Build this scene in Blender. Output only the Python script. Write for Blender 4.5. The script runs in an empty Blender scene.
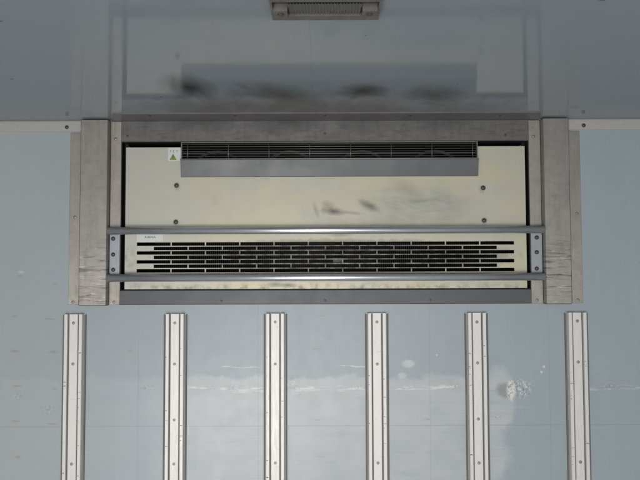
import bpy, math, random
from mathutils import Vector, Matrix
random.seed(7)
scene = bpy.context.scene
col = scene.collection

# ------------------------------------------------------------------ camera
FPX = 700.0                       # focal length in pixels of a 640 wide frame
D = 2.08                          # camera to wall, metres
PITCH = math.radians(2.9); ROLL = math.radians(-0.2)
cam_d = bpy.data.cameras.new('camera'); cam = bpy.data.objects.new('camera', cam_d); col.objects.link(cam)
cam.location = (0, -D, 0)
CM = Matrix.Rotation(math.radians(90) + PITCH, 4, 'X') @ Matrix.Rotation(ROLL, 4, 'Z')
cam.rotation_euler = CM.to_euler()
cam_d.sensor_width = 36; cam_d.lens = FPX / 640 * 36
cam_d.clip_end = 100; cam_d.clip_start = 0.02
scene.camera = cam
scene.render.resolution_x = 1024; scene.render.resolution_y = 768
scene.render.engine = 'CYCLES'

# ------------------------------------------------------------------ light
w = bpy.data.worlds.new('World'); scene.world = w; w.use_nodes = True
bg = w.node_tree.nodes['Background']
bg.inputs[0].default_value = (0.88, 0.92, 1.0, 1); bg.inputs[1].default_value = 0.10

def area(name, loc, rot, sx, sy, power, color):
    l = bpy.data.lights.new(name, 'AREA'); l.shape = 'RECTANGLE'; l.size = sx; l.size_y = sy
    l.energy = power; l.color = color
    o = bpy.data.objects.new(name, l); o.location = loc; o.rotation_euler = rot; col.objects.link(o)
    return o
# daylight entering through the open rear doors of the cargo box
area('rear_door_daylight', (-0.10, -5.2, -0.75), (math.radians(90), 0, 0), 2.1, 1.6, 68, (1.0, 0.99, 0.98))
# added low fill lamp inside the box, brightening the lower and left wall
area('low_left_fill', (-0.70, -3.7, -1.20), (math.radians(92), 0, math.radians(-4)), 0.9, 0.6, 26, (1.0, 0.97, 0.93))

vs = scene.view_settings
vs.view_transform = 'Standard'; vs.look = 'None'; vs.exposure = 0.12; vs.gamma = 1.0

# ------------------------------------------------------------------ measuring helpers
def ray(px, py):
    v = Vector((px - 320, 240 - py, -FPX)); return (CM.to_3x3() @ v).normalized()
def W(px, py, p=0.0):             # point on the plane p metres in front of the wall
    r = ray(px, py); t = (D - p) / r.y
    return r.x * t, r.z * t
H = W(320, 120.0)[1]              # ceiling height above the camera
def Cl(px, py, h=0.0):            # point on the plane h below the ceiling
    r = ray(px, py); t = (H - h) / r.z
    return r.x * t, -D + r.y * t
def X(px, py=240, p=0.0): return W(px, py, p)[0]
def Z(py, px=320, p=0.0): return W(px, py, p)[1]

# ------------------------------------------------------------------ materials
class NT:
    def __init__(s, name):
        s.m = bpy.data.materials.new(name); s.m.use_nodes = True
        s.t = s.m.node_tree; s.b = s.t.nodes['Principled BSDF']
        s.pos = s.n('ShaderNodeNewGeometry').outputs['Position']
    def n(s, k, **kw):
        x = s.t.nodes.new(k)
        for a, v in kw.items(): setattr(x, a, v)
        return x
    def put(s, sock, v):
        if isinstance(v, bpy.types.NodeSocket): s.t.links.new(v, sock)
        else: sock.default_value = v
    def math(s, op, a, b=0.0, c=0.0, clamp=False):
        x = s.n('ShaderNodeMath', operation=op, use_clamp=clamp)
        s.put(x.inputs[0], a); s.put(x.inputs[1], b); s.put(x.inputs[2], c); return x.outputs[0]
    def mapr(s, v, a, b, c=0.0, d=1.0):
        x = s.n('ShaderNodeMapRange'); x.clamp = True
        for i, q in enumerate((v, a, b, c, d)): s.put(x.inputs[i], q)
        return x.outputs[0]
    def mix(s, f, a, b, mode='MIX'):
        x = s.n('ShaderNodeMix', data_type='RGBA', blend_type=mode)
        s.put(x.inputs[0], f); s.put(x.inputs[6], c4(a)); s.put(x.inputs[7], c4(b)); return x.outputs[2]
    def scaled(s, sc):
        x = s.n('ShaderNodeMapping'); s.put(x.inputs[0], s.pos); x.inputs['Scale'].default_value = sc; return x.outputs[0]
    def noise(s, sc, scale=1.0, detail=4, rough=0.55, dist=0.0):
        x = s.n('ShaderNodeTexNoise'); s.put(x.inputs['Vector'], s.scaled(sc))
        x.inputs['Scale'].default_value = scale; x.inputs['Detail'].default_value = detail
        x.inputs['Roughness'].default_value = rough; x.inputs['Distortion'].default_value = dist
        return x.outputs['Fac']
    def xyz(s):
        x = s.n('ShaderNodeSeparateXYZ'); s.put(x.inputs[0], s.pos); return x.outputs
    def blob(s, ax, az, cx, cz, rx, rz, edge, nz=None, amp=0.0, rot=0.0):
        """soft ellipse mask, 1 in the middle; edge = share of the radius that fades; nz ruffles the rim"""
        dx = s.math('SUBTRACT', ax, cx); dz = s.math('SUBTRACT', az, cz)
        if rot:
            c, q = math.cos(rot), math.sin(rot)
            ex = s.math('ADD', s.math('MULTIPLY', dx, c), s.math('MULTIPLY', dz, q))
            ez = s.math('SUBTRACT', s.math('MULTIPLY', dz, c), s.math('MULTIPLY', dx, q))
            dx, dz = ex, ez
        a = s.math('POWER', s.math('ABSOLUTE', s.math('DIVIDE', dx, rx)), 2.0)
        b = s.math('POWER', s.math('ABSOLUTE', s.math('DIVIDE', dz, rz)), 2.0)
        r = s.math('SQRT', s.math('ADD', a, b))
        if nz is not None: r = s.math('ADD', r, s.math('MULTIPLY', s.math('SUBTRACT', nz, 0.5), amp))
        return s.mapr(r, 1.0, 1.0 - edge, 0.0, 1.0)
    def bump(s, h, strength=0.2, dist=0.001):
        x = s.n('ShaderNodeBump'); x.inputs['Strength'].default_value = strength
        x.inputs['Distance'].default_value = dist; s.put(x.inputs['Height'], h)
        s.t.links.new(x.outputs[0], s.b.inputs['Normal'])
    def out(s, color, rough, metal=0.0, spec=0.5):
        s.put(s.b.inputs['Base Color'], c4(color)); s.put(s.b.inputs['Roughness'], rough)
        s.put(s.b.inputs['Metallic'], metal); s.b.inputs['Specular IOR Level'].default_value = spec
        return s.m
def c4(c): return (*c, 1.0) if isinstance(c, tuple) and len(c) == 3 else c

def fmin(s, *a):
    r = a[0]
    for q in a[1:]: r = s.math('MULTIPLY', r, q)
    return r

def mat_wall():
    s = NT('blue_grey_wall_paint'); x, y, z = s.xyz()
    n1 = s.noise((1, 1, 1), 3.0, 5, .55); n2 = s.noise((1, 1, 1), 26, 5, .6); n3 = s.noise((5, 5, .7), 7, 4, .6)
    fine = s.noise((1, 1, 1), 180, 3, .6)
    c = s.mix(n1, (0.312, 0.366, 0.402), (0.372, 0.422, 0.450))
    c = s.mix(s.mapr(n3, .45, .75, 0, .25), c, (0.42, 0.45, 0.465))
    # reflected sheen with some pale residue, painted into the lower wall colour
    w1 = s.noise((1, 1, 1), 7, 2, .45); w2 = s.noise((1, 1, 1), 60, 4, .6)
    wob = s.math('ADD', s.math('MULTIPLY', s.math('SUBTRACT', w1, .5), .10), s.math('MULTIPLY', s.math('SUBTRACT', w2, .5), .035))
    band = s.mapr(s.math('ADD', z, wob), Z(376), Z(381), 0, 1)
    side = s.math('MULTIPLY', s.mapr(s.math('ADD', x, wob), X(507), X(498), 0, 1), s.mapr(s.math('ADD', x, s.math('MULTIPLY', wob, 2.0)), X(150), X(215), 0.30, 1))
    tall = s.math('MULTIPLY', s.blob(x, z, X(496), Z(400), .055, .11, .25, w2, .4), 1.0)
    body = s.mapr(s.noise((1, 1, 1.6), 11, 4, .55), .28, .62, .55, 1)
    sheen_film = s.math('MULTIPLY', s.math('MAXIMUM', s.math('MULTIPLY', band, side), tall), body)
    c = s.mix(s.math('MULTIPLY', sheen_film, .75), c, (0.545, 0.56, 0.56))
    # long faint rub marks from cargo, at uneven heights
    rub = s.noise((.5, 1, 9), 6.5, 5, .65, .5)
    c = s.mix(fmin(s, s.mapr(rub, .58, .75, 0, .35), s.mapr(z, Z(330), Z(420), .1, 1)), c, (0.25, 0.28, 0.29))
    rub2 = s.noise((.6, 1, 12), 5.1, 5, .65, .3)
    c = s.mix(fmin(s, s.mapr(rub2, .60, .76, 0, .45), s.mapr(z, Z(340), Z(440), .1, 1)), c, (0.62, 0.62, 0.60))
    # stronger light on the far left, painted in as a paler tone
    left = s.mapr(s.math('ADD', x, s.math('MULTIPLY', n1, .2)), X(190), X(20), 0, .5)
    c = s.mix(left, c, (0.46, 0.47, 0.45))
    # streaks, scuffs
    st = s.noise((1.2, 1, 14), 9, 5, .6)
    c = s.mix(s.mapr(st, .62, .8, 0, .22), c, (0.24, 0.26, 0.26))
    sp = s.noise((1, 1, 2.4), 58, 4, .6)
    c = s.mix(s.mapr(sp, .70, .76, 0, .45), c, (0.20, 0.20, 0.19))
    sp2 = s.noise((1, 1, 3.2), 41, 3, .6)
    c = s.mix(s.mapr(sp2, .71, .75, 0, .6), c, (0.62, 0.62, 0.60))
    # rusty smears at regular rail positions on the left
    for (px, py) in [(16, 316), (52, 319), (16, 351), (54, 352), (16, 386), (52, 389), (18, 421), (18, 457), (52, 424), (133, 351), (142, 388), (320, 349), (320, 420), (318, 316), (320, 457), (22, 276), (54, 284)]:
        cx, cz = W(px, py)
        q = random.Random(px * 7 + py); b = s.blob(x, z, cx + q.uniform(-.01, .01), cz, q.uniform(.012, .026), q.uniform(.003, .006), .95, n2, 1.6, q.uniform(-.12, .12))
        c = s.mix(s.math('MULTIPLY', b, q.uniform(.3, .65)), c, (0.25, 0.24, 0.19))
    # horizontal scrape line, broken
    def scrape(c, py, px0, px1, wd, k):
        zz = s.math('ADD', z, s.math('MULTIPLY', s.math('SUBTRACT', s.noise((.6, 1, 1), 11, 4, .6), .5), .035))
        m = s.mapr(s.math('ABSOLUTE', s.math('SUBTRACT', zz, Z(py))), wd, wd * .4, 0, 1)
        m = fmin(s, m, s.mapr(x, X(px0) - .03, X(px0), 0, 1), s.mapr(x, X(px1) + .03, X(px1), 0, 1), s.mapr(s.noise((.45, 1, 3), 30, 5, .65), .50, .56, 0, 1))
        return s.mix(s.math('MULTIPLY', m, k), c, (0.72, 0.71, 0.68))
    c = scrape(c, 388, 195, 470, .0065, .9); c = scrape(c, 391, 225, 340, .005, .5); c = scrape(c, 386.5, 400, 470, .006, .6)
    c = scrape(c, 366, 212, 262, .0022, .7)
    c = scrape(c, 366.5, 335, 372, .0022, .7)
    c = scrape(c, 389, 575, 640, .008, .35)
    ding = s.noise((1, 1, 1.5), 85, 3, .7)
    c = s.mix(fmin(s, s.mapr(ding, .66, .72, 0, .5), s.mapr(s.noise((1, 1, 1), 3.3, 2, .5), .45, .62)), c, (0.17, 0.175, 0.17))
    # pitted clusters where crates knocked the skin
    pit = s.noise((1, 1, 1), 150, 4, .7)
    for (px, py, rx, rz) in [(235, 386, .035, .020), (291, 384, .030, .026), (298, 393, .02, .016), (360, 388, .03, .014), (212, 388, .02, .012), (150, 387, .03, .012), (48, 408, .03, .022), (455, 387, .03, .012), (20, 395, .03, .01), (610, 388, .05, .016), (497, 417, .02, .008), (425, 420, .03, .008)]:
        b = s.blob(x, z, X(px, py), Z(py), rx, rz, .9, n2, 1.0)
        c = s.mix(fmin(s, b, s.mapr(pit, .52, .58, 0, .6)), c, (0.21, 0.22, 0.225))
        c = s.mix(fmin(s, b, s.mapr(pit, .46, .40, 0, .55)), c, (0.66, 0.66, 0.645))
    # thumb shaped pale dabs
    for (px, py, rx, rz, k) in [(408.5, 364, .022, .014, .6), (402, 375.5, .018, .012, .5), (235, 383, .02, .014, .3), (296, 392, .016, .010, .35), (291, 383, .02, .012, .25), (544, 366.8, .005, .005, .8), (541.5, 372, .005, .005, .8), (437, 355, .004, .003, .8), (332, 298, .004, .003, .5), (21, 272, .012, .005, .5)]:
        cx, cz = W(px, py)
        c = s.mix(s.math('MULTIPLY', s.blob(x, z, cx, cz, rx, rz, .5, n2, .6), k), c, (0.66, 0.67, 0.66))
    # torn patch right of the fifth rail
    crk = s.noise((1, 1, .8), 120, 6, .8, .4)
    cx, cz = W(508, 391); dark = s.blob(x, z, X(502), Z(391), .030, .027, .4, n2, .7)
    c = s.mix(s.math('MULTIPLY', dark, .6), c, (0.19, 0.20, 0.20))
    tear = s.math('MULTIPLY', s.blob(x, z, X(508.5), Z(391), .015, .036, .4, n2, .9), s.mapr(crk, .45, .49, 0, 1))
    tear2 = s.math('MULTIPLY', s.blob(x, z, X(519), Z(389), .038, .032, .5, n2, .8), s.mapr(crk, .52, .55, 0, .8))
    tear3 = s.math('MULTIPLY', s.blob(x, z, X(519), Z(389), .040, .034, .5, n2, .8), s.mapr(crk, .46, .42, 0, .7))
    c = s.mix(tear3, c, (0.16, 0.16, 0.15))
    c = s.mix(s.math('MAXIMUM', tear, tear2), c, (0.74, 0.72, 0.68))
    # sheet seams
    for px in (550, 258, 138, 430):
        l = s.mapr(s.math('ABSOLUTE', s.math('SUBTRACT', x, X(px, 400))), .0018, .0004, 0, .22)
        c = s.mix(s.math('MULTIPLY', l, s.mapr(z, Z(300), Z(306), 0, 1)), c, (0.18, 0.2, 0.21))
    l = s.mapr(s.math('ABSOLUTE', s.math('SUBTRACT', z, Z(425.8))), .0022, .0006, 0, .35)
    c = s.mix(l, c, (0.24, 0.26, 0.27))
    r = s.math('ADD', s.mapr(n1, .3, .7, .30, .36), s.math('MULTIPLY', s.mapr(n2, .4, .7), .04))
    s.bump(s.math('ADD', s.math('MULTIPLY', n1, 2.0), s.math('MULTIPLY', fine, .03)), .15, .003)
    return s.out(c, r)

def mat_ceiling():
    s = NT('glossy_ceiling_paint'); x, y, z = s.xyz()
    n1 = s.noise((1, 1, 1), 2.5, 4, .5); n2 = s.noise((1, 1, 1), 14, 5, .6); fine = s.noise((1, 1, 1), 240, 2, .5)
    c = s.mix(n1, (0.262, 0.296, 0.328), (0.29, 0.324, 0.355))
    soot = None; n4 = s.noise((1, .6, 1), 9, 5, .65, .8)
    for (px, py, rx, ry, k, rot) in [(190, 88, .048, .080, .95, 0), (286, 96, .050, .11, .75, -.5), (362, 91, .044, .055, .95, 0), (436, 96, .055, .075, .65, -.5), (205, 107, .10, .08, .55, 0), (285, 106, .13, .05, .55, 0)]:
        cx, cy = Cl(px, py)
        b = s.math('MULTIPLY', s.blob(x, y, cx, cy, rx * 1.7, ry * 1.7, .98, n4, .8, rot), k)
        c = s.mix(b, c, (0.035, 0.035, 0.032))
        soot = b if soot is None else s.math('MAXIMUM', soot, b)
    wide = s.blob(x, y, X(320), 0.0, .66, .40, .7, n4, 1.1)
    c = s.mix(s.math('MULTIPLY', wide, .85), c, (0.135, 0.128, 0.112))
    dots = s.noise((1, 1, 1), 38, 2, .5)
    c = s.mix(s.mapr(dots, .765, .78, 0, .7), c, (0.06, 0.06, 0.06))
    l = s.mapr(s.math('ABSOLUTE', s.math('SUBTRACT', x, X(314))), .0012, .0004, 0, .15)
    c = s.mix(l, c, (0.12, 0.11, 0.10))
    r = s.math('ADD', s.mapr(n2, .3, .75, .05, .11), s.math('MULTIPLY', soot, .15))
    s.bump(s.math('ADD', s.math('MULTIPLY', s.noise((1, .5, 1), 5, 2, .5), 1.3), s.math('MULTIPLY', fine, .008)), .10, .002)
    s.b.inputs['IOR'].default_value = 1.36
    return s.out(c, r, 0, .14)

def mat_galv(name, a, b, rough=(.44, .54), metal=.45, scale=75, scratch=False, soot=False):
    s = NT(name); x, y, z = s.xyz()
    v = s.n('ShaderNodeTexVoronoi'); s.put(v.inputs['Vector'], s.scaled((1, 1, 1))); v.inputs['Scale'].default_value = scale
    vc = s.n('ShaderNodeSeparateColor'); s.put(vc.inputs[0], v.outputs['Color'])
    n = s.noise((1, 1, 1), 18, 5, .65)
    big = s.noise((1, 1, 1), 4, 3, .5)
    f = s.math('ADD', s.math('MULTIPLY', vc.outputs[0], .18), s.math('MULTIPLY', n, .82))
    c = s.mix(s.mapr(f, .1, .9), a, b)
    vn = s.noise((14, 1, 1.2), 4, 4, .6)
    c = s.mix(s.mapr(vn, .5, .75, 0, .35), c, tuple(q * .62 for q in a))
    c = s.mix(s.mapr(big, .4, .7, 0, .12), c, tuple(q * .72 for q in a))
    sp = s.noise((1, 1, 1), 120, 3, .6)
    c = s.mix(s.mapr(sp, .68, .76, 0, .5), c, (.10, .095, .08))
    r = s.mapr(f, .2, .8, rough[1], rough[0])
    if scratch:
        lo = s.mapr(z, Z(232), Z(262), 0, 1)
        st = s.noise((3, 1, 34), 2.6, 6, .7, .9)
        m = fmin(s, s.mapr(st, .52, .66, 0, .85), lo)
        c = s.mix(m, c, (.06, .052, .042))
        st2 = s.noise((8, 1, 40), 3.1, 4, .6, .8)
        c = s.mix(fmin(s, s.mapr(st2, .58, .74, 0, .6), lo), c, (.72, .69, .63))
        hi = s.noise((10, 1, 2), 6, 4, .6)
        c = s.mix(s.mapr(hi, .62, .78, 0, .2), c, (.16, .155, .14))
    if soot:
        for (px, rx, k) in [(200, .16, .5), (285, .15, .6), (362, .12, .4), (440, .12, .45)]:
            b_ = s.blob(x, z, X(px), H, rx, .05, .9, n, .7)
            c = s.mix(s.math('MULTIPLY', b_, k), c, (.03, .03, .03))
        dn = s.noise((3, 1, 16), 6, 5, .6)
        c = s.mix(s.mapr(dn, .5, .72, 0, .45), c, (.05, .05, .05))
    s.bump(n, .03, .0004)
    return s.out(c, r, metal)

def mat_panel():
    s = NT('cream_steel_panel'); x, y, z = s.xyz()
    n = s.noise((1, 1, 1), 7, 5, .6); n2 = s.noise((1, 1, 1), 34, 5, .65); st = s.noise((9, 1, 1), 6, 4, .6)
    c = s.mix(n, (0.47, 0.455, 0.37), (0.56, 0.545, 0.455))
    c = s.mix(s.mapr(st, .4, .7, 0, .30), c, (0.46, 0.45, 0.39))
    yl = s.noise((1.2, 1, 2.2), 4.2, 3, .5, .5)
    c = s.mix(s.mapr(yl, .42, .62, 0, .75), c, (0.57, 0.525, 0.37))
    tn = s.noise((1.5, 1, 1), 5.3, 3, .5)
    c = s.mix(s.mapr(tn, .5, .68, 0, .5), c, (0.56, 0.49, 0.40))
    # cooler grey zinc towards the left end
    c = s.mix(s.mapr(x, X(215), X(150), 0, .8), c, (0.50, 0.49, 0.44))
    # smeared dull area right of centre
    br = s.noise((1.0, 1, 4.5), 7, 6, .7, .8)
    sm = s.math('MULTIPLY', s.blob(x, z, X(422), Z(206), .22, .085, .8, n, 1.0), s.mapr(br, .38, .62, .25, 1))
    c = s.mix(s.math('MULTIPLY', sm, .9), c, (0.33, 0.335, 0.30))
    sm = s.math('MULTIPLY', s.blob(x, z, X(360), Z(225), .17, .03, .8, n, 1.0), s.mapr(n2, .3, .7, .3, 1))
    c = s.mix(s.math('MULTIPLY', sm, .5), c, (0.33, 0.32, 0.29))
    for (px, py, rx, rz, rot, k) in [(334, 211.5, .030, .010, -.1, .85), (328, 205, .016, .010, -.2, .4), (369, 206, .028, .011, -.45, .75), (316, 210, .006, .022, .3, .35), (352, 213, .03, .005, -.1, .35), (340, 234, .03, .008, 0, .5), (288, 285, .02, .006, 0, .7), (275, 284, .02, .006, 0, .6), (408, 190, .02, .05, .9, .2)]:
        b = s.blob(x, z, X(px), Z(py), rx * 1.5, rz * 1.5, .95, n2, .9, rot)
        c = s.mix(s.math('MULTIPLY', b, k), c, (0.07, 0.068, 0.062))
    # black dust baked on the webs between the intake slots
    gg = s.blob(x, z, X(335), Z(257), .56, .058, .30, n2, .55)
    c = s.mix(s.math('MULTIPLY', gg, s.mapr(n2, .30, .60, .50, .96)), c, (0.045, 0.042, 0.036))
    # grime round the screws
    for (px, py) in ((176.7, 185), (176, 221.5), (483, 188.5), (484, 221)):
        c = s.mix(s.math('MULTIPLY', s.blob(x, z, X(px), Z(py + 1), .013, .016, .9, n2, 1.2), .55), c, (0.20, 0.185, 0.15))
    # grime along the bottom edge and around the louvre ends
    g = s.math('MULTIPLY', s.mapr(z, Z(282), Z(287), 0, 1), s.mapr(n2, .46, .62, 0, .6))
    c = s.mix(g, c, (0.16, 0.145, 0.11))
    g = fmin(s, s.mapr(x, X(140), X(126), 0, 1), s.mapr(z, Z(238), Z(250), 0, 1), s.mapr(n2, .45, .6, 0, .55))
    c = s.mix(g, c, (0.24, 0.235, 0.21))
    r = s.mapr(n2, .3, .7, .42, .5)
    s.bump(s.math('ADD', n, s.math('MULTIPLY', n2, .03)), .05, .002)
    return s.out(c, r, .25)

def mat_plain(name, color, rough, metal=0.0, var=.15, scale=20, sc=(1, 1, 1), spec=.5):
    s = NT(name); n = s.noise(sc, scale, 5, .6); n2 = s.noise((1, 1, 1), scale * 6, 3, .6)
    c = s.mix(n, tuple(max(q * (1 - var), 0) for q in color), tuple(min(q * (1 + var), 1) for q in color))
    c = s.mix(s.mapr(n2, .62, .75, 0, .35), c, tuple(q * .5 for q in color))
    s.bump(n2, .05, .0005)
    return s.out(c, s.mapr(n, .3, .7, rough * .85, rough * 1.15), metal, spec)

M = {}
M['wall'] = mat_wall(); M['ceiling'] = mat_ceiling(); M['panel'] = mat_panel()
M['column'] = mat_galv('galvanised_cover', (.27, .255, .23), (.40, .38, .345), metal=.82, scratch=True)
M['flange'] = mat_galv('galvanised_flange', (.30, .28, .25), (.43, .40, .36), metal=.75, scale=80)
M['trim'] = mat_galv('sooty_zinc_trim', (.13, .125, .122), (.20, .19, .187), metal=.45, soot=True)
M['trim2'] = mat_galv('violet_zinc_strip', (.15, .14, .15), (.22, .205, .21), metal=.3)
M['strip'] = mat_plain('slate_grey_strip', (.088, .090, .094), .42, .2, .14, 9)
M['white'] = mat_plain('off_white_moulding', (.46, .44, .42), .38, .1, .08, 8, (3, 1, 20))
M['alu'] = mat_plain('pale_aluminium', (.74, .71, .68), .44, .15, .13, 16, (12, 1, 1.5))
M['groove_shade'] = mat_plain('dark_groove_shade', (.10, .098, .092), .5, .3, .2, 30)
M['darkgrey'] = mat_plain('dark_grey', (.15, .147, .14), .6, 0, .3, 45)
M['chrome'] = mat_plain('brushed_steel_tube', (.82, .83, .86), .32, .88, .08, 10, (.6, 4, 30))
M['bracket'] = mat_plain('zinc_bracket', (.33, .35, .38), .40, .45, .12, 25)
M['screw'] = mat_plain('dark_screw', (.10, .095, .085), .45, .5, .3, 300)
M['rivet'] = mat_plain('dull_rivet', (.30, .285, .26), .42, .6, .3, 200)
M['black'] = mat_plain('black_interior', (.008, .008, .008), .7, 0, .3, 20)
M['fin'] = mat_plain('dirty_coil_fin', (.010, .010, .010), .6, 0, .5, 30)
M['wire'] = mat_plain('grille_wire', (.17, .17, .15), .4, .5, .2, 60)
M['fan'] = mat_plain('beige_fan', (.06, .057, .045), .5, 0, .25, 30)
M['label'] = mat_plain('label_paper', (.68, .70, .68), .45, 0, .05, 30)
M['green'] = mat_plain('label_green', (.22, .30, .06), .5, 0, .3, 300)
M['ink'] = mat_plain('label_ink', (.06, .06, .06), .5, 0, .1, 30)
M['lampframe'] = mat_galv('worn_lamp_frame', (.13, .12, .115), (.24, .22, .205), metal=.35, scale=120)
M['lens'] = mat_plain('lamp_lens', (.12, .12, .118), .22, 0, .2, 40, (30, 1, 1))

# ------------------------------------------------------------------ mesh helpers
class MB:
    def __init__(s): s.v = []; s.f = []; s.smooth = []
    def quad(s, pts, sm=False):
        i = len(s.v); s.v += [tuple(p) for p in pts]; s.f.append(tuple(range(i, i + len(pts)))); s.smooth.append(sm)
    def box(s, x0, x1, y0, y1, z0, z1):
        i = len(s.v)
        s.v += [(x, y, z) for x in (x0, x1) for y in (y0, y1) for z in (z0, z1)]
        for q in ((0, 1, 3, 2), (4, 6, 7, 5), (0, 4, 5, 1), (2, 3, 7, 6), (0, 2, 6, 4), (1, 5, 7, 3)):
            s.f.append(tuple(i + k for k in q)); s.smooth.append(False)
        return s
    def bevbox(s, x0, x1, y0, y1, z0, z1, b=.001):
        """box whose front (-y) face is chamfered all round"""
        i = len(s.v)
        s.v += [(x0, y1, z0), (x1, y1, z0), (x1, y1, z1), (x0, y1, z1),
                (x0, y0 + b, z0), (x1, y0 + b, z0), (x1, y0 + b, z1), (x0, y0 + b, z1),
                (x0 + b, y0, z0 + b), (x1 - b, y0, z0 + b), (x1 - b, y0, z1 - b), (x0 + b, y0, z1 - b)]
        fs = [(3, 2, 1, 0), (8, 9, 10, 11)]
        for k in range(4):
            l = (k + 1) % 4
            fs += [(k, l, 4 + l, 4 + k), (4 + k, 4 + l, 8 + l, 8 + k)]
        for q in fs: s.f.append(tuple(i + k for k in q)); s.smooth.append(False)
        return s
    def tube(s, a, b, r, n=16, r2=None, caps=True):
        a = Vector(a); b = Vector(b); d = (b - a).normalized(); r2 = r if r2 is None else r2
        u = d.orthogonal().normalized(); w_ = d.cross(u); i = len(s.v)
        for p, q in ((a, r), (b, r2)):
            for k in range(n):
                t = 2 * math.pi * k / n; s.v.append(tuple(p + (u * math.cos(t) + w_ * math.sin(t)) * q))
        for k in range(n):
            l = (k + 1) % n; s.f.append((i + k, i + l, i + n + l, i + n + k)); s.smooth.append(True)
        if caps:
            s.f.append(tuple(i + k for k in reversed(range(n)))); s.smooth.append(False)
            s.f.append(tuple(i + n + k for k in range(n))); s.smooth.append(False)
        return s
    def dome(s, c, r, h, n=14, ax=(0, -1, 0)):
        c = Vector(c); d = Vector(ax); u = d.orthogonal().normalized(); w_ = d.cross(u); i = len(s.v)
        rings = [(1, 0), (1, .25), (.86, .65), (.5, .93)]
        for q, hh in rings:
            for k in range(n):
                t = 2 * math.pi * k / n; s.v.append(tuple(c + d * h * hh + (u * math.cos(t) + w_ * math.sin(t)) * r * q))
        s.v.append(tuple(c + d * h)); top = len(s.v) - 1
        for j in range(len(rings) - 1):
            for k in range(n):
                l = (k + 1) % n; s.f.append((i + j * n + k, i + j * n + l, i + (j + 1) * n + l, i + (j + 1) * n + k)); s.smooth.append(True)
        j = len(rings) - 1
        for k in range(n):
            l = (k + 1) % n; s.f.append((i + j * n + k, i + j * n + l, top)); s.smooth.append(True)
        return s
    def prism(s, prof, z0, z1):
        """profile [(x,y)] extruded in z"""
        n = len(prof); i = len(s.v)
        for z in (z0, z1): s.v += [(x, y, z) for x, y in prof]
        for k in range(n):
            l = (k + 1) % n; s.f.append((i + k, i + l, i + n + l, i + n + k)); s.smooth.append(False)
        s.f.append(tuple(i + k for k in reversed(range(n)))); s.smooth.append(False)
        s.f.append(tuple(i + n + k for k in range(n))); s.smooth.append(False)
        return s
    def prismx(s, prof, x0, x1):
        """profile [(y,z)] extruded in x"""
        n = len(prof); i = len(s.v)
        for x in (x0, x1): s.v += [(x, y, z) for y, z in prof]
        for k in range(n):
            l = (k + 1) % n; s.f.append((i + k, i + l, i + n + l, i + n + k)); s.smooth.append(False)
        s.f.append(tuple(i + k for k in reversed(range(n)))); s.smooth.append(False)
        s.f.append(tuple(i + n + k for k in range(n))); s.smooth.append(False)
        return s
    def sheet(s, x0, x1, z0, z1, yf, yb, holes):
        """upright plate with rectangular holes (x0,x1,z0,z1), real thickness"""
        E = lambda a: round(a, 5)
        x0, x1, z0, z1 = map(E, (x0, x1, z0, z1)); holes = [tuple(map(E, h)) for h in holes]
        xs = sorted({x0, x1} | {h[0] for h in holes} | {h[1] for h in holes}); xs = [a for a in xs if x0 <= a <= x1]
        zs = sorted({z0, z1} | {h[2] for h in holes} | {h[3] for h in holes}); zs = [a for a in zs if z0 <= a <= z1]
        idx = {}
        def V(i, j, k):
            if (i, j, k) not in idx: idx[(i, j, k)] = len(s.v); s.v.append((xs[i], yb if k else yf, zs[j]))
            return idx[(i, j, k)]
        nx, nz = len(xs) - 1, len(zs) - 1
        def solid(i, j):
            if not (0 <= i < nx and 0 <= j < nz): return False
            cx = (xs[i] + xs[i + 1]) / 2; cz = (zs[j] + zs[j + 1]) / 2
            return not any(h[0] < cx < h[1] and h[2] < cz < h[3] for h in holes)
        for i in range(nx):
            for j in range(nz):
                if not solid(i, j): continue
                F = [(V(i, j, 0), V(i + 1, j, 0), V(i + 1, j + 1, 0), V(i, j + 1, 0)), (V(i, j, 1), V(i, j + 1, 1), V(i + 1, j + 1, 1), V(i + 1, j, 1))]
                if not solid(i - 1, j): F.append((V(i, j, 0), V(i, j + 1, 0), V(i, j + 1, 1), V(i, j, 1)))
                if not solid(i + 1, j): F.append((V(i + 1, j, 0), V(i + 1, j, 1), V(i + 1, j + 1, 1), V(i + 1, j + 1, 0)))
                if not solid(i, j - 1): F.append((V(i, j, 0), V(i, j, 1), V(i + 1, j, 1), V(i + 1, j, 0)))
                if not solid(i, j + 1): F.append((V(i, j + 1, 0), V(i + 1, j + 1, 0), V(i + 1, j + 1, 1), V(i, j + 1, 1)))
                s.f += F; s.smooth += [False] * len(F)
        return s
    def build(s, name, mat, parent=None):
        off = Vector((0, 0, 0)); q = parent
        while q is not None: off += q.location; q = q.parent
        me = bpy.data.meshes.new(name); me.from_pydata([tuple(Vector(v) - off) for v in s.v], [], s.f)
        me.polygons.foreach_set('use_smooth', s.smooth); me.materials.append(mat); me.update()
        o = bpy.data.objects.new(name, me); col.objects.link(o); o.parent = parent
        return o

def tag(o, label, cat, group=None):
    o['label'] = label; o['category'] = cat
    if group: o['group'] = group
    return o
def thing(name, loc, label, cat, group=None):
    o = bpy.data.objects.new(name, None); o.empty_display_size = .05; col.objects.link(o); o.location = loc
    return tag(o, label, cat, group)
def struct(name, mb, mat):
    o = mb.build(name, mat); o['kind'] = 'structure'; return o
def rivet(parent, x, y, z, r=.005, h=.0025, mat='rivet', name='rivet', ax=(0, -1, 0)):
    mb = MB()
    mb.dome((x, y, z), r, h, ax=ax)
    if ax[1]: mb.tube((x, y, z), (x, y - .0006, z), r * 1.45, 16)
    else: mb.tube((x, y, z), (x, y, z - .0006), r * 1.45, 16)
    return mb.build(name, M[mat], parent)

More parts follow.
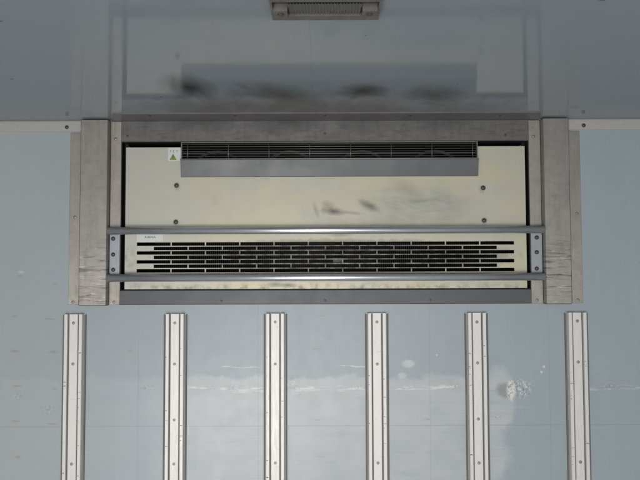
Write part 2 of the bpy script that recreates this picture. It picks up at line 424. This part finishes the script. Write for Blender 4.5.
# ------------------------------------------------------------------ setting
GX0, GX1 = X(121, 215), X(529.5, 215)           # opening that holds the cooling unit
GZ1, GZ0 = Z(141.3), Z(289.6)
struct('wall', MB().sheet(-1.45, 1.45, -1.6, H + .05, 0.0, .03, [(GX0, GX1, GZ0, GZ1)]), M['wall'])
struct('ceiling', MB().box(-1.45, 1.45, -5.1, -.0, H, H + .04), M['ceiling'])

for nm, x0, x1 in (('side_wall', -1.28, -1.24), ('side_wall', 1.24, 1.28)):
    struct(nm, MB().box(x0, x1, -5.1, -.001, -1.6, H - .001), mat_plain('side_wall_paint', (.50, .54, .57), .3, 0, .06, 3))
struct('floor', MB().box(-1.23, 1.23, -5.1, -.002, -1.62, -1.58), mat_plain('aluminium_floor', (.55, .54, .52), .4, .3, .15, 6))

# ------------------------------------------------------------------ mouldings along the ceiling
PC = .030                                        # how far the side covers stand out
cLx0, cLx1 = X(79.3, 212, PC), X(107.3, 212, PC)
cRx0, cRx1 = X(544.3, 212, PC), X(570.7, 212, PC)
for sx, x0, x1, rp, lab in ((0, -1.235, cLx0, 67.5, 'off-white painted moulding strip in the corner left of the cooling unit'),
                            (1, cRx1, 1.235, 583, 'off-white painted moulding strip in the corner right of the cooling unit')):
    za = Z(131.0 if True else 0); 
    t = thing('corner_strip', ((x0 + x1) / 2, 0, za), lab, 'corner strip', 'white corner mouldings under the ceiling')
    mb = MB(); mb.prismx([(0, za), (-.004, za), (-.0055, za + .0015), (-.0055, H - .004), (-.004, H - .0005), (0, H - .0005)], x0 + .001, x1 - .001)
    mb.build('moulding_face', M['white'], t)
    rivet(t, X(rp, 127), -.0055, Z(127.0 - .3), .0042, .002, 'screw')
    for k in range(1, 2):
        xx = X(rp, 127) + (-1 if sx == 0 else 1) * .3 * k
        rivet(t, xx, -.0055, Z(127), .0042, .002, 'screw')
# strip on the ceiling above the unit
t = thing('edge_strip', (0, -.05, H), 'sooty metal strip on the ceiling directly above the cooling unit', 'metal strip')
(lambda m, a, b, c_, d: (m.v.extend([(a, -.004, H), (b, -.004, H), (c_, -.098, H), (d, -.098, H), (a, -.004, H - .003), (b, -.004, H - .003), (c_, -.098, H - .003), (d, -.098, H - .003)]), m.f.extend([(0, 1, 2, 3), (7, 6, 5, 4), (0, 4, 5, 1), (1, 5, 6, 2), (2, 6, 7, 3), (3, 7, 4, 0)]), m.smooth.extend([False] * 6), m)[-1])(MB(), cLx1 + .002, cRx0 - .002, Cl(541.5, 112, .003)[0], Cl(109.3, 112, .003)[0]).build('strip_plate', M['trim2'], t)
for px in (150, 235, 325, 410, 500):
    xx, yy = Cl(px, 115.5, .003); rivet(t, xx, yy, H - .003, .0035, .0015, 'screw', ax=(0, 0, -1))

# ------------------------------------------------------------------ side covers
zb = Z(304.2)
def side_cover(name_label, cx0, cx1, fo0, fo1, fi0, fi1, riv):
    t = thing('side_cover', ((cx0 + cx1) / 2, 0, zb), name_label, 'metal cover', 'galvanised covers either side of the cooling unit')
    b = .0025; prof = [(cx0, 0), (cx0, -PC + b), (cx0 + b, -PC), (cx1 - b, -PC), (cx1, -PC + b), (cx1, 0)]
    MB().prism(prof, zb + .001, H - .0045).build('cover_box', M['column'], t)
    # flanges screwed to the wall
    MB().bevbox(fo0, fo1, -.003, 0, zb + .001, Z(132.0), .0007).build('outer_flange', M['flange'], t)
    MB().bevbox(fi0, fi1, -.006, 0, zb - .0, H - .004, .0008).build('inner_flange', M['flange'], t)
    MB().box(cx0 + .002, cx1 - .002, -.0275, -.001, zb - .0012, zb + .0008).build('bottom_lip', M['screw'], t)
    for (px, py, p) in riv: 
        x, z = W(px, py, p); rivet(t, x, -p, z, .0042, .002)
    return t
side_cover('scratched galvanised box cover on the left of the cooling unit, warning sticker side', cLx0, cLx1, X(69.7, 215), cLx0 - .0005, cLx1 + .0005, X(120.7, 215, .006),
           [(115.6, 139, .006), (75, 217, .003), (73, 302, .003), (114, 302, .006)])
side_cover('scratched galvanised box cover on the right of the cooling unit, far from the warning sticker', cRx0, cRx1, cRx1 + .0005, X(581, 215), X(529.9, 215, .006), cRx0 - .0005,
           [(533.5, 136.4, .006), (577, 213.5, .003), (578, 300, .003), (537, 300, .006)])
iL, iR = X(120.7, 215, .006) + .0005, X(529.9, 215, .006) - .0005

# trim above and below the opening
t = thing('header_strip', (0, 0, GZ1), 'dark sooty header strip between the ceiling and the air outlet grille', 'metal strip')
mb = MB(); mb.prismx([(0, GZ1), (-.004, GZ1), (-.0048, GZ1 + .0012), (-.0048, H - .004), (0, H - .004)], iL, iR)
mb.build('header_plate', M['trim'], t)
for px, py in ((128, 135.6), (325, 134), (505, 136)): rivet(t, X(px, py), -.0048, Z(py), .003, .0015, 'screw')
t = thing('sill_strip', (0, 0, zb), 'slate grey sill strip under the cooling unit, above the wall rails', 'metal strip')
mb = MB(); mb.prismx([(0, zb), (-.004, zb), (-.006, zb + .002), (-.006, GZ0 - .002), (-.004, GZ0), (0, GZ0)], iL, iR)
mb.build('sill_plate', M['strip'], t)
for px in (222, 325, 430): rivet(t, X(px, 300), -.006, Z(300.5), .0035, .0015, 'strip')

# ------------------------------------------------------------------ cooling unit
u = thing('cooling_unit', (0, .02, GZ0), 'wide cream steel truck cooling unit with outlet grille on top and slotted intake below', 'cooling unit')
# housing: open fronted dark box behind the wall
mb = MB(); e = .001
mb.box(GX0, GX1, .20, .21, GZ0, GZ1); mb.box(GX0 - .01, GX0 - e, .031, .21, GZ0, GZ1); mb.box(GX1 + e, GX1 + .01, .031, .21, GZ0, GZ1)
mb.box(GX0, GX1, .031, .199, GZ1 + e, GZ1 + .01); mb.box(GX0, GX1, .031, .199, GZ0 - .01, GZ0 - e)
mb.build('housing', M['black'], u)
e2 = .0018
mb = MB(); mb.box(GX0 + .0003, GX0 + e2, -.0005, .034, GZ0 + e2, GZ1 - e2); mb.box(GX1 - e2, GX1 - .0003, -.0005, .034, GZ0 + e2, GZ1 - e2)
mb.box(GX0 + .0003, GX1 - .0003, -.0005, .034, GZ1 - e2 + .0001, GZ1 - .0003); mb.box(GX0 + .0003, GX1 - .0003, -.0005, .034, GZ0 + .0003, GZ0 + e2 - .0001)
mb.box(GX0 + e2, GX0 + .012, .030, .034, GZ0 + e2, GZ1 - e2); mb.box(GX1 - .012, GX1 - e2, .030, .034, GZ0 + e2, GZ1 - e2)
mb.build('black_gap_liner', M['black'], u)  # added black lining that darkens the gap and covers light leaks
px0, px1 = X(125.6, 215), X(525.6, 215); pt, pm, pb = Z(147.0), Z(232.0), Z(288.6)
hx0, hx1 = X(181, 160), X(477.8, 160); hz = Z(176.8)
MB().sheet(px0, px1, pm + .0006, pt, -.002, .016, [(hx0, hx1, hz, pt + .1)]).build('front_panel', M['panel'], u)
# slotted intake panel
holes = []; rows = [243.6, 248.0, 252.4, 256.9, 261.3, 265.8, 270.2]; hh = 1.72
web = .0034
for i, py in enumerate(rows):
    a, n = (137.0, 11) if i % 2 == 0 else (154.0, 10)
    for k in range(n):
        xa = X(a + 34.27 * k, 257) + web / 2 * (k > 0); xb = X(a + 34.27 * (k + 1), 257) - web / 2 * (k < n - 1)
        holes.append((xa, xb, Z(py + hh), Z(py - hh)))
MB().sheet(px0, px1, pb, pm - .0006, -.003, .0, holes).build('intake_panel', M['panel'], u)
# coil behind the slots
mb = MB(); x = X(133)
mb.box(X(131), X(519), .075, .08, Z(276), Z(240))
while x < X(517):
    mb.box(x, x + .0008, .045, .0745, Z(275), Z(241)); x += .0062
mb.build('coil', M['fin'], u)
for py in (246, 255, 264, 272):
    pass
MB().box(X(333), X(343), .012, .03, Z(262.5), Z(257.8)).build('coil_clip', M['fan'], u)
# air outlet: frame, wires, lip, fans
oz0, oz1 = Z(160.2), Z(141.9)
f = MB(); f.box(hx0 + .001, hx0 + .004, -.006, .012, oz0, oz1); f.box(hx1 - .004, hx1 - .001, -.006, .012, oz0, oz1)
f.box(hx0 + .0045, hx1 - .0045, -.006, .012, oz1 - .0028, oz1 - .0003)
g = f.build('outlet_grille', M['wire'], u)
for py in (144.2, 146.6, 149.0, 151.4, 153.8, 156.2, 158.4):
    MB().tube((hx0 + .004, -.004, Z(py)), (hx1 - .004, -.004, Z(py)), .0011, 8).build('wire', M['wire'], g)
mb = MB()
k = 188.0
while k < 478:
    MB().tube((X(k, 150), -.0062, oz0 + .001), (X(k, 150), -.0062, oz1 - .003), .0011, 8).build('upright', M['wire'], g); k += 40.6
lip = MB(); lip.prismx([(-.001, hz + .0006), (-.0055, hz + .0006), (-.016, oz0 - .001), (-.0175, oz0 + .0006), (-.014, oz0 + .0010), (-.001, oz0 - .001)], hx0 + .0008, hx1 - .0008)
lip.build('outlet_lip', M['strip'], u)
MB().box(hx0, hx1, -.0178, -.0146, oz0 + .0012, oz0 + .0024).build('lip_edge', M['bracket'], u)
# fan rotors inside the outlet: a ring, hub and seven blades each
for px in (215, 289, 363, 437):
    cx, cz = X(px, 160), Z(178); R = .086
    mb = MB(); n = 40
    i0 = len(mb.v)
    for q in range(n):
        a = 2 * math.pi * q / n
        for (rr, yy) in ((R, .055), (R + .007, .052), (R + .007, .075), (R, .075)):
            mb.v.append((cx + rr * math.cos(a), yy, cz + rr * math.sin(a)))
    for q in range(n):
        l = (q + 1) % n
        for j in range(4):
            jj = (j + 1) % 4; mb.f.append((i0 + q * 4 + j, i0 + l * 4 + j, i0 + l * 4 + jj, i0 + q * 4 + jj)); mb.smooth.append(False)
    fan = mb.build('fan', M['fan'], u)
    bl = MB()
    for q in range(7):
        a = 2 * math.pi * q / 7 + px
        pts = []
        for (rr, da, yy) in ((.02, -.3, .062), (R - .004, -.16, .060), (R - .004, .30, .082), (.02, .4, .078)):
            pts.append((cx + rr * math.cos(a + da), yy, cz + rr * math.sin(a + da)))
        bl.quad(pts); bl.quad([(p[0], p[1] + .0015, p[2]) for p in reversed(pts)])
    bl.tube((cx, .055, cz), (cx, .085, cz), .024, 20)
    bl.build('fan_blades', M['fin'], fan)
# screws on the front panel
for (px, py) in ((176.7, 185), (176, 221.5), (483, 188.5), (484, 221)):
    r_ = rivet(u, X(px, py), -.002, Z(py), .0052, .003, 'screw', 'screw')
# warning sticker
lx0, lx1, lz0, lz1 = X(168.3, 150), X(181.0, 150) - .001, Z(160.5), Z(147.4)
lb = MB().box(lx0, lx1, -.0026, -.0021, lz0, lz1).build('warning_label', M['label'], u)
cx, cz0, cz1 = X(173.3, 150), Z(159.6), Z(153.2); hw = .0108
mb = MB(); mb.v = [(cx - hw, -.003, cz0), (cx + hw, -.003, cz0), (cx, -.003, cz1), (cx - hw, -.0026, cz0), (cx + hw, -.0026, cz0), (cx, -.0026, cz1)]
mb.f = [(0, 1, 2), (5, 4, 3), (0, 3, 4, 1), (1, 4, 5, 2), (2, 5, 3, 0)]; mb.smooth = [False] * 5
tri = mb.build('warning_triangle', M['green'], lb)
mb = MB(); mb.box(cx - .0009, cx + .0009, -.0034, -.003, cz0 + .006, cz1 - .006); mb.box(cx - .0009, cx + .0009, -.0034, -.003, cz0 + .0025, cz0 + .0043)
mb.build('exclamation_mark', M['ink'], lb)
mb = MB()
for q, pxx in enumerate((170.8, 173.8, 177.2)):       # small blurred characters of the caption
    xx = X(pxx, 151); zz = Z(150.9)
    mb.box(xx - .0026, xx + .0026, -.003, -.0026, zz + .0018, zz + .0026); mb.box(xx - .0004, xx + .0004, -.003, -.0026, zz - .003, zz + .0017)
    mb.box(xx - .0022, xx - .0005, -.003, -.0026, zz - .0010, zz - .0003); 
    if q == 1: mb.box(xx - .0026, xx + .0026, -.003, -.0026, zz - .0038, zz - .0031)
mb.build('caption', M['ink'], lb)
# rating plate below the upper bar
lb = MB().box(X(137), X(163.5), -.0037, -.0031, Z(241.2), Z(233.2)).build('rating_label', M['label'], u)
cu = bpy.data.curves.new('code', 'FONT'); cu.body = 'R404A'; cu.size = .0105; cu.extrude = .0001; cu.align_x = 'CENTER'; cu.align_y = 'CENTER'
tmp = bpy.data.objects.new('tmp', cu); col.objects.link(tmp)
dg = bpy.context.evaluated_depsgraph_get(); me = bpy.data.meshes.new_from_object(tmp.evaluated_get(dg)); bpy.data.objects.remove(tmp)
me.transform(Matrix.Scale(1.7, 4, (1, 0, 0)) if False else Matrix.Diagonal((1.15, .8, 1, 1))); me.transform(Matrix.Rotation(math.radians(90), 4, 'X'))
me.transform(Matrix.Translation(Vector((X(150.5), -.0038, Z(236.8))) - u.location)); me.materials.clear(); me.materials.append(M['ink'])
tx = bpy.data.objects.new('printed_code', me); col.objects.link(tx); tx.parent = lb

# ------------------------------------------------------------------ guard rail
gr = thing('guard_rail', (0, -.006, Z(281)), 'two polished steel tubes on bolted end plates across the cooling unit', 'guard rail')
PB = .026; rb = .0112
bz = (Z(230.2, 320, PB), Z(277.4, 320, PB))
bx0, bx1 = X(107.2, 230, PB), X(544.4, 230, PB)
bx0 = max(bx0, cLx1 + .001); bx1 = min(bx1, cRx0 - .001)
for z in bz:
    MB().tube((bx0, -PB, z), (bx1, -PB, z), rb, 28).build('tube', M['chrome'], gr)
for (xa, xb, pxb, pys) in ((cLx1 + .0015, X(119.8, 250, .009), 113.2, (238.7, 254.5, 269.8)), (X(531.0, 250, .009), cRx0 - .0015, 536.7, (237.5, 252.2, 268.6))):
    br = MB().bevbox(xa, xb, -.0095, -.0062, bz[1] - .006, bz[0] + .006, .0008)
    for z in bz: br.box(xa + .004, xb - .004, -.020, -.0096, z - .005, z + .005)
    br = br.build('end_plate', M['bracket'], gr)
    for py in pys:
        x, z = W(pxb, py, .0095); mb = MB(); mb.tube((x, -.0095, z), (x, -.0105, z), .0066, 20); mb.dome((x, -.0105, z), .0050, .0032)
        mb.build('bolt', M['screw'], br)

# ------------------------------------------------------------------ wall rails
zt = Z(313.2); z_end = -1.55
prof = [(-.0315, 0), (-.0315, .003), (-.0285, .003), (-.0265, .0155), (-.0255, .0165), (-.0175, .0165), (-.0165, .0155), (-.0160, .006), (-.0130, .006),
        (-.0125, .0115), (-.0115, .0125), (.0115, .0125), (.0125, .0115), (.0130, .006), (.0160, .006), (.0165, .0155), (.0175, .0165), (.0255, .0165), (.0265, .0155), (.0285, .003), (.0315, .003), (.0315, 0)]
def make_rail():
    t = thing('cargo_rail', (0, 0, z_end), '', 'cargo rail', 'white aluminium rails standing on the lower wall')
    MB().prism([(x, -y) for x, y in prof], z_end, zt).build('rail_profile', M['alu'], t)
    for s_ in (-1, 1):
        a, b = sorted((.0163 * s_, .0127 * s_))
        MB().box(a, b, -.0068, -.0061, z_end + .001, zt - .0008).build('groove', M['groove_shade'], t)  # dark strip painting in the shade down in the groove
        a, b = sorted((.0342 * s_, .0292 * s_))
        MB().prism([(a, 0), (a, -.0042), (a + .001, -.005), (b - .001, -.005), (b, -.0042), (b, 0)] if s_ > 0 else [(a, 0), (a, -.0042), (a + .001, -.005), (b - .001, -.005), (b, -.0042), (b, 0)], z_end, zt - .002).build('dark_edge_strip', M['darkgrey'], t)  # narrow dark strips along both flanks of the rail
    return t
rail_px = [(73.6, 'white aluminium wall rail under the left side cover'),
           (174.9, 'white wall rail under the warning sticker, second from the left cover'),
           (275.2, 'white wall rail with scraped paint crossing it, left of the middle'),
           (376.9, 'white wall rail with pale round dabs on the wall just right of it'),
           (476.9, 'white wall rail with the torn silvery patch on the wall just right of it'),
           (577.3, 'white aluminium wall rail under the right side cover')]
holes_px = [(323, 364, 464), (323, 351, 364, 420, 464, 457), (322, 364, 463), (322, 364, 463), (322, 349, 363, 419, 463), (321, 362, 462)]
for i, (px, lab) in enumerate(rail_px):
    if i == 0: t = r0 = make_rail(); kids = list(r0.children)
    else:
        t = r0.copy(); col.objects.link(t)
        for ch in kids:
            c = ch.copy(); col.objects.link(c); c.parent = t
    x = X(px, 323, .012); t.location = (x, 0, z_end); t['label'] = lab
for t in [o for o in col.objects if o.name.startswith('cargo_rail')]:
    i = min(range(6), key=lambda k: abs(X(rail_px[k][0], 323, .012) - t.location.x))
    for py in holes_px[i] + (500, 560):
        z = Z(py, rail_px[i][0], .0125)
        if py in (351, 349, 457): rivet(t, t.location.x, -.0125, z, .0028, .0006, 'alu')
        else: rivet(t, t.location.x, -.0125, z, .0034, .0014, 'rivet')
    rnd = random.Random(i)
    # little nicks rubbed into the ridges
    for q in range(9):
        sgn = rnd.choice((-1, 1)); z = Z(rnd.uniform(345, 478), rail_px[i][0], .0165)
        MB().box(t.location.x + sgn * .0215 - .0038, t.location.x + sgn * .0215 + .0038 * rnd.uniform(-.4, 1), -.01665, -.0164, z, z + rnd.uniform(.0008, .0022)).build('nick', M['darkgrey'], t)

# ------------------------------------------------------------------ ceiling lamp
hL = .012
lx0, ly1 = Cl(272.5, 20.3, hL); lx1, _ = Cl(378.0, 20.3, hL)
def cy(py, h=hL): return Cl(320, py, h)[1]
lt = thing('ceiling_lamp', ((lx0 + lx1) / 2, ly1 - .06, H), 'small worn metal framed lamp fixed to the ceiling at the top edge of the view', 'lamp')
ly0 = ly1 - .15
ix0, ix1 = Cl(288, 15.5, hL)[0], Cl(361.5, 15.5, hL)[0]
mb = MB()
z0, z1 = H - hL, H - .0002
def ringbox(a, b, c, d, zt_=z1, zb_=z0):   # slab hanging from the ceiling
    mb.box(a, b, c, d, zb_, zt_)
ringbox(lx0, lx1, cy(16.0), ly1)                       # far bar
ringbox(lx0, lx0 + .004, ly0, cy(16.0) - .0002); ringbox(lx1 - .004, lx1, ly0, cy(16.0) - .0002)
ringbox(lx0 + .0045, lx1 - .0045, ly0, ly0 + .02)
mb.build('lamp_frame', M['lampframe'], lt)
for (a, b) in ((lx0 + .0045, ix0), (ix1, lx1 - .0045)):
    mb = MB().box(a, b, cy(9.5), cy(16.0) - .0003, z0 - .003, z1)
    c = mb.build('corner_block', M['lampframe'], lt)
    MB().tube(((a + b) / 2, (cy(9.5) + cy(16.0)) / 2, z0 - .003), ((a + b) / 2, (cy(9.5) + cy(16.0)) / 2, z0 - .0045), .006, 16).build('screw', M['screw'], c)
mb = MB(); n = 24
yA, yB = cy(4.0), cy(15.2)
for q in range(n):                                    # ribbed lens
    a = ix0 + .0008 + (ix1 - ix0 - .0016) * q / n; b = a + (ix1 - ix0 - .0016) / n
    m_ = (a + b) / 2
    mb.quad([(a, yA, z0 + .002), (m_, yA, z0 - .0005), (m_, yB, z0 + .0015), (a, yB, z0 + .004)][::-1])
    mb.quad([(m_, yA, z0 - .0005), (b, yA, z0 + .002), (b, yB, z0 + .004), (m_, yB, z0 + .0015)][::-1])
mb.box(ix0 + .0008, ix1 - .0008, yA, yB, z0 + .0045, z1)
mb.build('lens', M['lens'], lt)
MB().box(lx0 + .0045, lx1 - .0045, ly0 + .021, cy(16.0) - .0004, H - .0016, H - .0002).build('lamp_tray', M['screw'], lt)
MB().box(lx0 + .0045, lx1 - .0045, cy(-3), cy(1.5), z0 - .001, H - .0018).build('cross_bar', M['lampframe'], lt)
